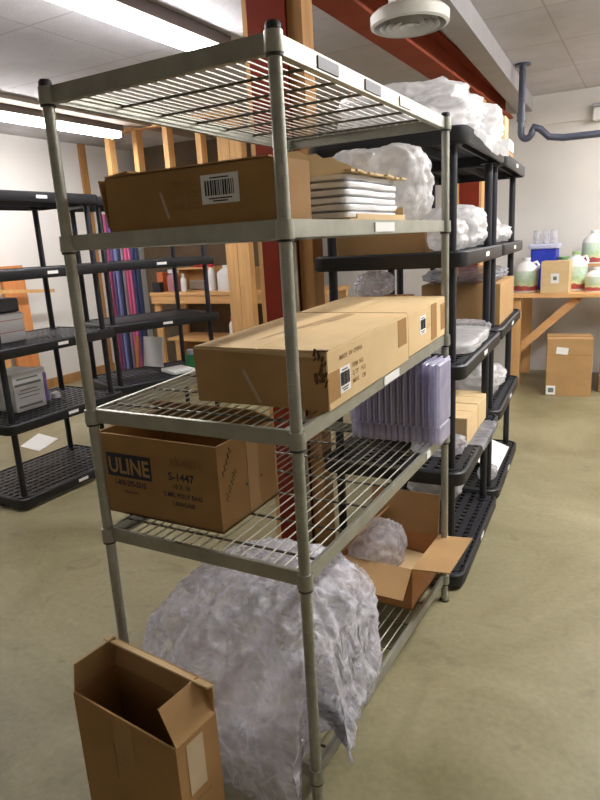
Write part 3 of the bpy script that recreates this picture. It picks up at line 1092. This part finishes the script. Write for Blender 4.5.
def bag(name, unit, x, y, lev, radii, seed, label, m=None, rz=0.0, amp=0.10, power=3.0, dz=0.0, cat='bag', group=None, sub=5):
    o = crumple(radii, seed, sub, amp, power, freq=1.7).build(name, m or m_white_bag, None, True, loc=on(unit, x, y, S[lev] + dz), sharp=False)
    o.rotation_euler = (0, 0, unit.rotation_euler.z + rz)
    return tag(o, label, cat, group)


TOPZ = LEV[4] + 0.060
def top_at(unit, x, y):
    p = on(unit, x, y, TOPZ)
    return p


for (unit, x, y, radii, seed, label) in (
        (u_a, -0.06, 0.00, (0.27, 0.26, 0.105), 21, 'large lumpy white plastic wrapped bundle on top of the nearer black unit'),
        (u_a, 0.345, -0.16, (0.095, 0.14, 0.095), 22, 'smaller white plastic bag at the front edge on top of black unit')):
    o = crumple(radii, seed, 5, 0.11, 3.4, freq=2.0).build('wrapped_bundle', m_white_bag, None, True, loc=top_at(unit, x, y), sharp=False)
    o.rotation_euler = (0, 0, unit.rotation_euler.z)
    tag(o, label, 'bundle', 'plastic wrapped bundles on the black shelving')
o = crumple((0.22, 0.24, 0.10), 23, 5, 0.12, 3.0).build('wrapped_bundle', m_white_bag, None, True, loc=top_at(u_b, -0.225, 0.07), sharp=False)
o.rotation_euler = (0, 0, RB)
tag(o, 'white plastic wrapped bundle on top of the farther black unit', 'bundle', 'plastic wrapped bundles on the black shelving')

# sheet of plastic hanging over the top front edge
def drape(name, unit, x0, x1, y_edge, ztop, zdrop, back, label, m, seed):
    b = MB()
    nx, ny = 26, 14
    grid = []
    for i in range(nx + 1):
        row = []
        x = x0 + (x1 - x0) * i / nx
        drop = zdrop * (0.55 + 0.45 * math.sin(PI * i / nx) + 0.25 * noise.noise(Vector((i * 0.3, seed, 0))))
        for j in range(ny + 1):
            s = j / ny * (back + drop)
            if s < back:
                y, z = y_edge + back - s, ztop
            else:
                y, z = y_edge - 0.006, ztop - (s - back)
            w = 0.010 * noise.noise(Vector((x * 12, s * 10, seed)))
            row.append(b.bm.verts.new((x, y - abs(w) * (1 if s >= back else 0), z + abs(w) * (1 if s < back else 0))))
        grid.append(row)
    for i in range(nx):
        for j in range(ny):
            b.bm.faces.new((grid[i][j], grid[i + 1][j], grid[i + 1][j + 1], grid[i][j + 1]))
    o = b.build(name, m, None, True, loc=(unit.location.x, unit.location.y, 0))
    o.rotation_euler = (0, 0, unit.rotation_euler.z)
    return tag(o, label, 'plastic sheet')


drape('plastic_sheet', u_a, -0.40, 0.44, -0.312, TOPZ + 0.002, 0.055, 0.10, 'milky plastic sheet hanging over the top front edge of nearer black unit', m_white_bag, 3)
o = carton('folded_carton', on(u_b, 0.10, -0.16, TOPZ), (0.22, 0.20, 0.05), 'thin brown carton at the far front on top of black shelving', m_card, RB, tape=False)
o = carton('white_carton', on(u_b, 0.11, -0.165, TOPZ + 0.056), (0.20, 0.19, 0.055), 'small white carton stacked on thin brown carton on top', m_tag, RB, tape=False)
o = carton('small_carton', on(u_b, 0.14, -0.15, TOPZ + 0.118), (0.13, 0.16, 0.12), 'small upright pale carton beside the wrapped bundles on top', m_card_light, RB, tape=False)

# level 4 (1.35 m)
carton('storage_carton', on(u_a, -0.205, 0.07, S[3]), (0.30, 0.40, 0.09), 'low olive tan carton on the upper middle shelf behind the wire rack', m_card, RA, tape=False)
bag('plastic_bag', u_a, 0.07, -0.15, 3, (0.135, 0.13, 0.09), 31, 'white poly bag at the near front of the upper middle black shelf', group='white bags on the upper middle black shelf')
bag('plastic_bag', u_a, 0.315, -0.10, 3, (0.095, 0.14, 0.075), 32, 'white poly bag next to the joint of the two black units', group='white bags on the upper middle black shelf')
bag('plastic_bag', u_b, -0.28, -0.10, 3, (0.15, 0.15, 0.08), 33, 'white poly bag on the upper middle shelf of the farther unit', group='white bags on the upper middle black shelf')
bag('plastic_bag', u_b, 0.15, -0.10, 3, (0.15, 0.16, 0.055), 34, 'low white poly bag at the far end of upper middle shelf', group='white bags on the upper middle black shelf')
bag('plastic_bag', u_a, -0.27, -0.20, 3, (0.09, 0.07, 0.06), 35, 'little white poly bag beside the wire rack post on black shelf', group='white bags on the upper middle black shelf')
bag('plastic_bag', u_a, 0.16, 0.16, 3, (0.18, 0.10, 0.12), 36, 'taller white poly bag at the back of upper middle shelf', group='white bags on the upper middle black shelf')

# level 3 (0.95 m)
carton('wide_carton', on(u_b, 0.02, -0.06, S[2]), (0.60, 0.42, 0.215), 'wide tan carton under clear plastic on the farther unit middle shelf', m_card, RB, tape=False)
bag('plastic_sheet_pile', u_b, 0.02, -0.04, 2, (0.31, 0.21, 0.035), 41, 'grey blue folded plastic sheet lying on the wide tan carton', m_drape, dz=0.222, amp=0.08, power=4, cat='plastic sheet')
carton('small_carton', on(u_a, -0.02, 0.19, S[2]), (0.20, 0.18, 0.22), 'reddish brown carton on the middle shelf behind the flat cartons', m_card_orange, RA, tape=False)
carton('small_carton', on(u_a, 0.22, 0.19, S[2]), (0.2, 0.18, 0.20), 'second reddish brown carton on middle shelf, nearer the joint', m_card_orange, RA, tape=False)
o = crumple((0.085, 0.08, 0.055), 44, 5, 0.16, 2.6).build('plastic_bag', m_film2, None, True, loc=on(u_a, -0.02, 0.19, S[2] + 0.226))
tag(o, 'shiny clear plastic bag on top of the reddish brown carton', 'bag')
bag('paper_stack', u_a, 0.02, -0.13, 2, (0.27, 0.155, 0.028), 45, 'flat white poly wrapped stack along the middle shelf front', amp=0.05, power=6, cat='bundle')
bag('plastic_bag', u_a, 0.37, -0.14, 2, (0.04, 0.12, 0.035), 46, 'small crumpled clear bag hanging at the middle shelf joint', m_film2)

# level 2 (0.55 m)
for k, (x, lab) in enumerate(((0.02, 'nearer flat tan carton lying on the lower middle black shelf'), (0.285, 'farther flat tan carton lying on the lower middle black shelf'))):
    carton('flat_carton', on(u_a, x, -0.02, S[1]), (0.255, 0.46, 0.125), lab, m_card_light, RA, seam='y', tape=False, group='flat cartons on lower black shelf')
bag('plastic_bag', u_a, -0.215, -0.15, 1, (0.10, 0.11, 0.04), 51, 'crumpled clear bag at the near front of lower middle shelf', m_film2)
drape('plastic_sheet', u_a, -0.10, 0.30, -0.311, S[1] + 0.006, 0.04, 0.06, 'clear wrinkled sheet over the lower middle shelf edge before tan cartons', m_drape, 5)
bag('plastic_bag', u_b, -0.18, -0.10, 1, (0.16, 0.15, 0.11), 53, 'white poly bag on the lower middle shelf of farther unit')
bag('plastic_bag', u_b, 0.18, -0.12, 1, (0.14, 0.13, 0.06), 54, 'low white bag at far end of the lower middle shelf')

# bottom level
b = MB()
b.poly([(-0.16, -0.26, 0.0), (0.30, -0.27, 0.0), (0.26, 0.10, 0.16), (-0.16, 0.10, 0.16)], 0.006)
o = b.build('foam_sheet', m_tag, None, loc=on(u_b, 0.0, 0.0, S[0] + 0.001))
o.rotation_euler = (0, 0, RB)
tag(o, 'white foam sheet leaning on the bottom shelf of farther black unit', 'sheet')
bag('plastic_bag', u_b, -0.26, -0.22, 0, (0.07, 0.05, 0.035), 61, 'small clear bag on the bottom shelf beside the foam sheet', m_film2)
bag('plastic_bag', u_a, 0.33, 0.0, 0, (0.08, 0.14, 0.09), 62, 'white poly bag deep on the bottom shelf of nearer unit')


# ------------------------------------------------------------------ right workbench and its goods
def bench(name, loc, lx, ly, h, label, brace, mtop):
    t = root(name, loc, label, 'workbench')
    MB().box((0, 0, h - 0.02), (lx, ly, 0.04), bev=0.003).build('bench_top', mtop, t)
    if not brace:
        MB().box((0, -ly / 2 + 0.03, h - 0.085), (lx - 0.02, 0.038, 0.088)).build('apron', m_pine_x, t)
    else:
        MB().box((0.22, -ly / 2 - 0.012, h - 0.055), (lx - 1.38, 0.022, 0.10)).build('front_cleat', m_pine_x, t)
    for sx in (-1, 1):
        for sy in (-1, 1):
            MB().box((sx * (lx / 2 - 0.05), sy * (ly / 2 - 0.075), (h - 0.04) / 2), (0.088, 0.04, h - 0.04)).build('leg', m_pine, t)
    if brace:
        for s in (-1, 1):
            p0 = Vector((-lx / 2 + 0.08, s * (ly / 2 - 0.115), 0.35))
            p1 = Vector((-lx / 2 + 0.56, s * (ly / 2 - 0.115), h - 0.06))
            d = p1 - p0
            rot = d.to_track_quat('X', 'Z').to_matrix()
            MB().box((p0 + p1) / 2, (d.length, 0.035, 0.07), rot).build('diagonal_brace', m_pine_x, t)
    return t


BH = 0.87
bench('wooden_workbench', (0.62, 5.25, 0), 2.2, 0.74, BH, 'pine workbench with diagonal brace along the far wall on the right', True, m_pine_x)
bz = BH + 0.001


def jug(loc, label, h=0.30, r=0.105, cap=None, lab=True, group='gallon jugs on the right workbench'):
    t = root('plastic_jug', loc, label, 'jug', group=group)
    MB().lathe([(0.0001, 0.0), (r * 0.95, 0.0), (r, 0.012), (r, h * 0.66), (r * 0.9, h * 0.76), (r * 0.5, h * 0.88), (r * 0.28, h * 0.93), (r * 0.28, h * 0.97), (0.0001, h * 0.97)], seg=22).build('jug_body', m_jug, t, True)
    MB().tube([(r * 0.55, 0, h * 0.86), (r * 0.85, 0, h * 0.90), (r * 1.02, 0, h * 0.80), (r * 1.0, 0, h * 0.70)], 0.012, 8).build('handle', m_jug, t, True)
    MB().cyl((0, 0, h * 0.955), (0, 0, h * 1.03), r * 0.34, 14).build('cap', cap or m_jug, t, True)
    if lab:
        MB().lathe([(r * 1.006, h * 0.05), (r * 1.006, h * 0.64)], seg=22).build('label', m_jlabel, t, True)
    return t


jug((-0.375, 5.08, bz), 'white jug with fruit label at the left end of right workbench', 0.30, 0.108)
b = root('storage_bin', (-0.255, 5.36, bz), 'blue plastic bin with pale lavender lid on the right workbench', 'bin')
MB().box((0, 0, 0.19), (0.225, 0.24, 0.38), bev=0.012, seg=2).build('bin_body', m_blue, b)
MB().box((0, 0, 0.40), (0.26, 0.275, 0.045), bev=0.012, seg=2).build('lid', m_lav, b)
for k, (dx, lab) in enumerate(((-0.075, 'leftmost clear jar standing on the blue bin lid'), (0.0, 'middle clear jar standing on the blue bin lid'), (0.075, 'rightmost clear jar standing on the blue bin lid'))):
    o = MB().lathe([(0.0001, 0), (0.033, 0), (0.034, 0.09), (0.028, 0.10), (0.03, 0.125), (0.0001, 0.125)], seg=16).build('clear_jar', m_glassy, None, True, loc=(-0.255 + dx, 5.33, bz + 0.4235))
    tag(o, lab, 'jar', 'clear jars on the blue bin')
c = carton('small_carton', (-0.10, 4.99, bz), (0.235, 0.20, 0.275), 'tan carton with white label standing on the right workbench', m_card_light)
MB().box((0.0, -0.1006, 0.13), (0.07, 0.001, 0.085)).build('paper_label', m_tag, c)
MB().box((0.0, -0.1013, 0.13), (0.03, 0.0006, 0.03)).build('label_print', m_greenprint, c)
# a riser shelf along the back of the bench top carrying more jugs
r = root('bench_riser', (0.52, 5.40, bz), 'low wooden riser shelf along the back of right workbench', 'shelf')
MB().box((0, 0, 0.215), (1.06, 0.22, 0.02)).build('riser_board', m_pine_x, r)
for s in (-1, 0, 1):
    MB().box((s * 0.515, 0, 0.102), (0.02, 0.22, 0.204)).build('riser_support', m_pine_x, r)
jug((0.035, 5.185, bz), 'jug with lime green cap partly behind the tan carton', 0.335, 0.10, m_green)
o = MB().lathe([(0.0001, 0), (0.075, 0), (0.08, 0.05), (0.078, 0.07), (0.0001, 0.07)], seg=20).build('green_tub', m_green, None, True, loc=(-0.06, 5.40, bz + 0.226))
tag(o, 'lime green shallow tub on the riser above tan carton', 'tub')
jug((0.165, 5.38, bz + 0.226), 'white jug with fruit label on riser, first behind green tub', 0.29, 0.10)
jug((0.39, 5.38, bz + 0.226), 'white jug with fruit label on riser near the picture edge', 0.29, 0.10)
jug((0.225, 5.06, bz), 'lower white jug with fruit label right of the tan carton', 0.20, 0.095)
jug((0.43, 5.06, bz), 'lower white jug with fruit label at right picture edge', 0.20, 0.095)

# cartons under the right bench
c = carton('floor_carton', (0.055, 4.80, 0), (0.365, 0.32, 0.50), 'brown carton with two white labels under the right workbench', m_card, R(8))
MB().box((-0.06, -0.1606, 0.40), (0.095, 0.001, 0.06), (0, R(6), 0)).build('paper_label', m_tag, c)
MB().box((-0.14, -0.1606, 0.05), (0.075, 0.001, 0.08)).build('paper_label', m_tag, c)
MB().box((-0.14, -0.1613, 0.05), (0.045, 0.0006, 0.04)).build('label_print', m_greenprint, c)
MB().box((0, -0.1606, 0.365), (0.36, 0.001, 0.006)).build('panel_crease', m_card_dark, c)
carton('floor_carton', (0.47, 5.0, 0), (0.30, 0.34, 0.42), 'brown carton mostly hidden at right edge under the workbench', m_card_dark, R(-6))

# ------------------------------------------------------------------ left workbench and its goods
bench('wooden_workbench', (-3.35, 4.84, 0), 2.3, 0.62, 0.955, 'pine workbench against the brown wall behind the left shelving', False, m_pine_x)
lz = 0.956
t = root('lower_bench_shelf', (-3.35, 4.84, 0.40), 'board shelf low under the left workbench', 'shelf')
MB().box((0, 0, 0), (2.0, 0.5, 0.03)).build('shelf_board', m_pine_x, t)
for s in (-1, 1):
    MB().box((s * 0.9, 0, -0.207), (0.06, 0.4, 0.384)).build('shelf_support', m_pine_x, t)
# small wooden rack on the bench top
t = root('bench_rack', (-4.03, 4.93, lz), 'small wooden rack with one tilted shelf on the left workbench', 'rack')
MB().box((0, 0, 0.25), (0.55, 0.2, 0.02)).build('rack_board', m_pine_x, t)
for s in (-1, 1):
    MB().box((s * 0.26, 0, 0.12), (0.025, 0.2, 0.24)).build('rack_side', m_pine, t)
MB().box((0, 0.09, 0.14), (0.5, 0.015, 0.2)).build('rack_back', m_pine_x, t)


def bottle(name, loc, h, r, m, mc, label, cat='bottle', neck=0.45, group='containers on the left workbench'):
    t = root(name, loc, label, cat, group=group)
    MB().lathe([(0.0001, 0), (r * 0.95, 0), (r, 0.008), (r, h * 0.62), (r * 0.85, h * 0.72), (r * neck, h * 0.80), (r * neck, h * 0.86), (0.0001, h * 0.86)], seg=16).build('bottle_body', m, t, True)
    MB().cyl((0, 0, h * 0.84), (0, 0, h), r * neck * 1.15, 12).build('cap', mc, t, True)
    return t


bottle('squeeze_bottle', (-3.69, 4.68, lz), 0.31, 0.045, m_jug, m_redcap, 'white squeeze bottle with tall red cap on left workbench')
jug((-3.49, 4.68, lz), 'plain white gallon jug on left workbench beside the post', 0.27, 0.10, None, False, 'containers on the left workbench')
bottle('small_bottle', (-4.08, 4.66, lz), 0.20, 0.035, m_tag, m_grey, 'small white bottle left of the squeeze bottle on workbench')
bottle('wide_jar', (-4.26, 4.70, lz), 0.25, 0.075, m_rose, m_grey, 'rose tinted wide jar on the left workbench', 'jar', 0.7)
carton('orange_box', (-4.44, 4.72, lz), (0.09, 0.1, 0.22), 'narrow orange box on the left workbench', m_orange, tape=False, cat='box')
carton('dark_box', (-4.42, 4.60, lz), (0.12, 0.07, 0.11), 'small black box at left end of the workbench', m_blackbox, tape=False, cat='box')
o = MB().box((0, 0, 0.035), (0.20, 0.14, 0.07), bev=0.015, seg=2).build('red_pouch', m_redcap, None, loc=(-3.97, 4.93, lz + 0.262))
tag(o, 'red pouch lying on the small wooden rack', 'pouch')
o = MB().box((0, 0, 0.05), (0.30, 0.12, 0.10), bev=0.01, seg=2).build('cloth_bundle', m_batten, None, loc=(-4.02, 4.93, lz + 0.005))
tag(o, 'dull beige cloth bundle inside the small wooden rack', 'cloth')
bottle('squeeze_bottle', (-3.47, 4.70, 0.416), 0.24, 0.04, m_jug, m_redcap, 'red capped bottle on the low shelf under left workbench')
carton('bench_carton', (-3.10, 4.86, lz), (0.22, 0.24, 0.24), 'brown carton on left workbench behind the double post', m_card_dark, tape=False)
bottle('dark_bottle', (-3.02, 4.80, lz + 0.246), 0.22, 0.05, m_dark, m_redcap, 'dark bottle on the brown carton behind the double post')

# ------------------------------------------------------------------ goods on the left black shelving
RC, RD = u_c.rotation_euler.z, u_d.rotation_euler.z
t = root('white_machine', (-2.80, 1.27, S[2]), 'white box machine with black top on left unit middle shelf', 'machine')
MB().box((0, 0, 0.085), (0.22, 0.30, 0.17), bev=0.006).build('machine_body', m_grey, t)
MB().box((0, 0, 0.215), (0.20, 0.28, 0.085), bev=0.012, seg=2).build('machine_top', m_blackbox, t)
for z in (0.06, 0.13):
    MB().box((0.1106, 0.02, z), (0.001, 0.24, 0.004)).build('red_line', m_redprint, t)
t = root('white_carton', (-2.80, 1.37, S[1]), 'printed pale grey carton on left unit lower shelf', 'carton')
MB().box((0, 0, 0.12), (0.24, 0.22, 0.24), bev=0.003).build('carton_body', m_grey, t)
for (z, w, hh) in ((0.20, 0.15, 0.010), (0.165, 0.19, 0.016), (0.13, 0.12, 0.006), (0.11, 0.16, 0.005), (0.085, 0.14, 0.005), (0.03, 0.17, 0.014)):
    MB().box((0.1206, -0.005, z), (0.001, w, hh)).build('print_line', m_greenprint, t)
t = root('spray_bottle', (-2.80, 1.555, S[1]), 'purple bottle with white cap beside pale carton on left unit', 'bottle')
MB().lathe([(0.0001, 0), (0.034, 0), (0.036, 0.02), (0.032, 0.10), (0.036, 0.17), (0.030, 0.19), (0.0001, 0.19)], seg=18).build('bottle_body', m_purple, t, True)
MB().lathe([(0.0001, 0.1905), (0.030, 0.1905), (0.030, 0.225), (0.0001, 0.228)], seg=18).build('cap', m_tag, t, True)
o = MB().lathe([(0.0001, 0), (0.03, 0), (0.03, 0.03), (0.012, 0.04), (0.0001, 0.04)], seg=14).build('small_cup', m_tag, None, True, loc=(-2.79, 1.645, S[1]))
tag(o, 'little white cup beside the purple bottle', 'cup')

t = root('pine_board', (-5.08, 3.18, 0), 'orange pine board standing against the white left wall', 'lumber')
MB().box((0, 0, 0.68), (0.05, 0.26, 1.36), (0, R(-2), 0)).build('board', m_pine_o, t)
o = MB().box((0, 0, 0), (0.03, 0.75, 0.035), (R(-4), 0, 0)).build('wood_strip', m_pine, None, loc=(-5.0, 3.22, 1.10))
tag(o, 'thin pale wood strip crossing the orange pine board', 'lumber')
o = MB().box((0, 0, 0.68), (0.04, 0.12, 1.30), (0, R(-2), 0)).build('pine_board', m_pine, None, loc=(-5.09, 2.92, 0.0))
tag(o, 'paler narrow board left of the orange pine board', 'lumber')
o = MB().poly([(-3.60, 1.89, 0.001), (-3.34, 1.86, 0.001), (-3.46, 2.14, 0.001), (-3.76, 2.19, 0.001)], 0.0015).build('paper_sheet', m_tag)
tag(o, 'white sheet of paper lying on floor behind left shelving', 'paper')

# coloured tubes leaning behind the angled unit
cols = [((36, 44, 70), 'navy', 'first'), ((150, 62, 96), 'plum', 'second'), ((90, 70, 120), 'violet', 'third'), ((120, 128, 176), 'pale blue', 'fourth'),
        ((36, 42, 78), 'navy', 'fifth'), ((134, 116, 130), 'grey', 'sixth'), ((206, 86, 132), 'pink', 'seventh'), ((196, 100, 140), 'rose', 'eighth'), ((48, 60, 112), 'dark blue', 'ninth'), ((44, 56, 84), 'slate', 'last')]
for i, (c, nm, ordn) in enumerate(cols):
    x = -3.875 + i * 0.043
    mm = mat('%s_foam' % nm.replace(' ', '_') + str(i), c, 0.7, var=0.08)
    o = MB().cyl((0, 0, 0), (0, 0.015, 1.78), 0.0205, 12).build('foam_tube', mm, None, True, loc=(x, 3.30, 0.002))
    tag(o, '%s foam tube, %s from the left in the upright row behind shelving' % (nm, ordn), 'foam tube', 'upright foam tubes')

# on the angled unit's lower shelf
o = MB().box((0, 0, 0.12), (0.20, 0.012, 0.24), (R(-8), 0, 0)).build('foam_board', m_tag, None, loc=(-2.83, 2.67, S[1] + 0.007))
tag(o, 'white panel leaning upright on the angled unit lower shelf', 'panel')
o = MB().box((0, 0, 0.12), (0.03, 0.012, 0.25), (R(-8), 0, 0)).build('wood_strip', m_pine_o, None, loc=(-2.96, 2.63, S[1] + 0.007))
tag(o, 'brown strip standing left of the white panel', 'lumber')
t = root('capped_tub', (-2.52, 2.76, S[1]), 'green tub with pale lid on angled unit lower shelf', 'tub')
MB().lathe([(0.0001, 0), (0.045, 0), (0.05, 0.1), (0.0001, 0.1)], seg=18).build('tub_body', m_grn2, t, True)
MB().lathe([(0.0001, 0.101), (0.03, 0.101), (0.03, 0.14), (0.0001, 0.14)], seg=18).build('lid', m_lav, t, True)
o = MB().box((0, 0, 0.015), (0.18, 0.22, 0.03), bev=0.006).build('white_packet', m_tag, None, loc=(-2.50, 2.56, S[1]))
o.rotation_euler = (0, 0, RD)
tag(o, 'flat white packet on the front of angled unit lower shelf', 'packet')
bpy.context.view_layer.update()
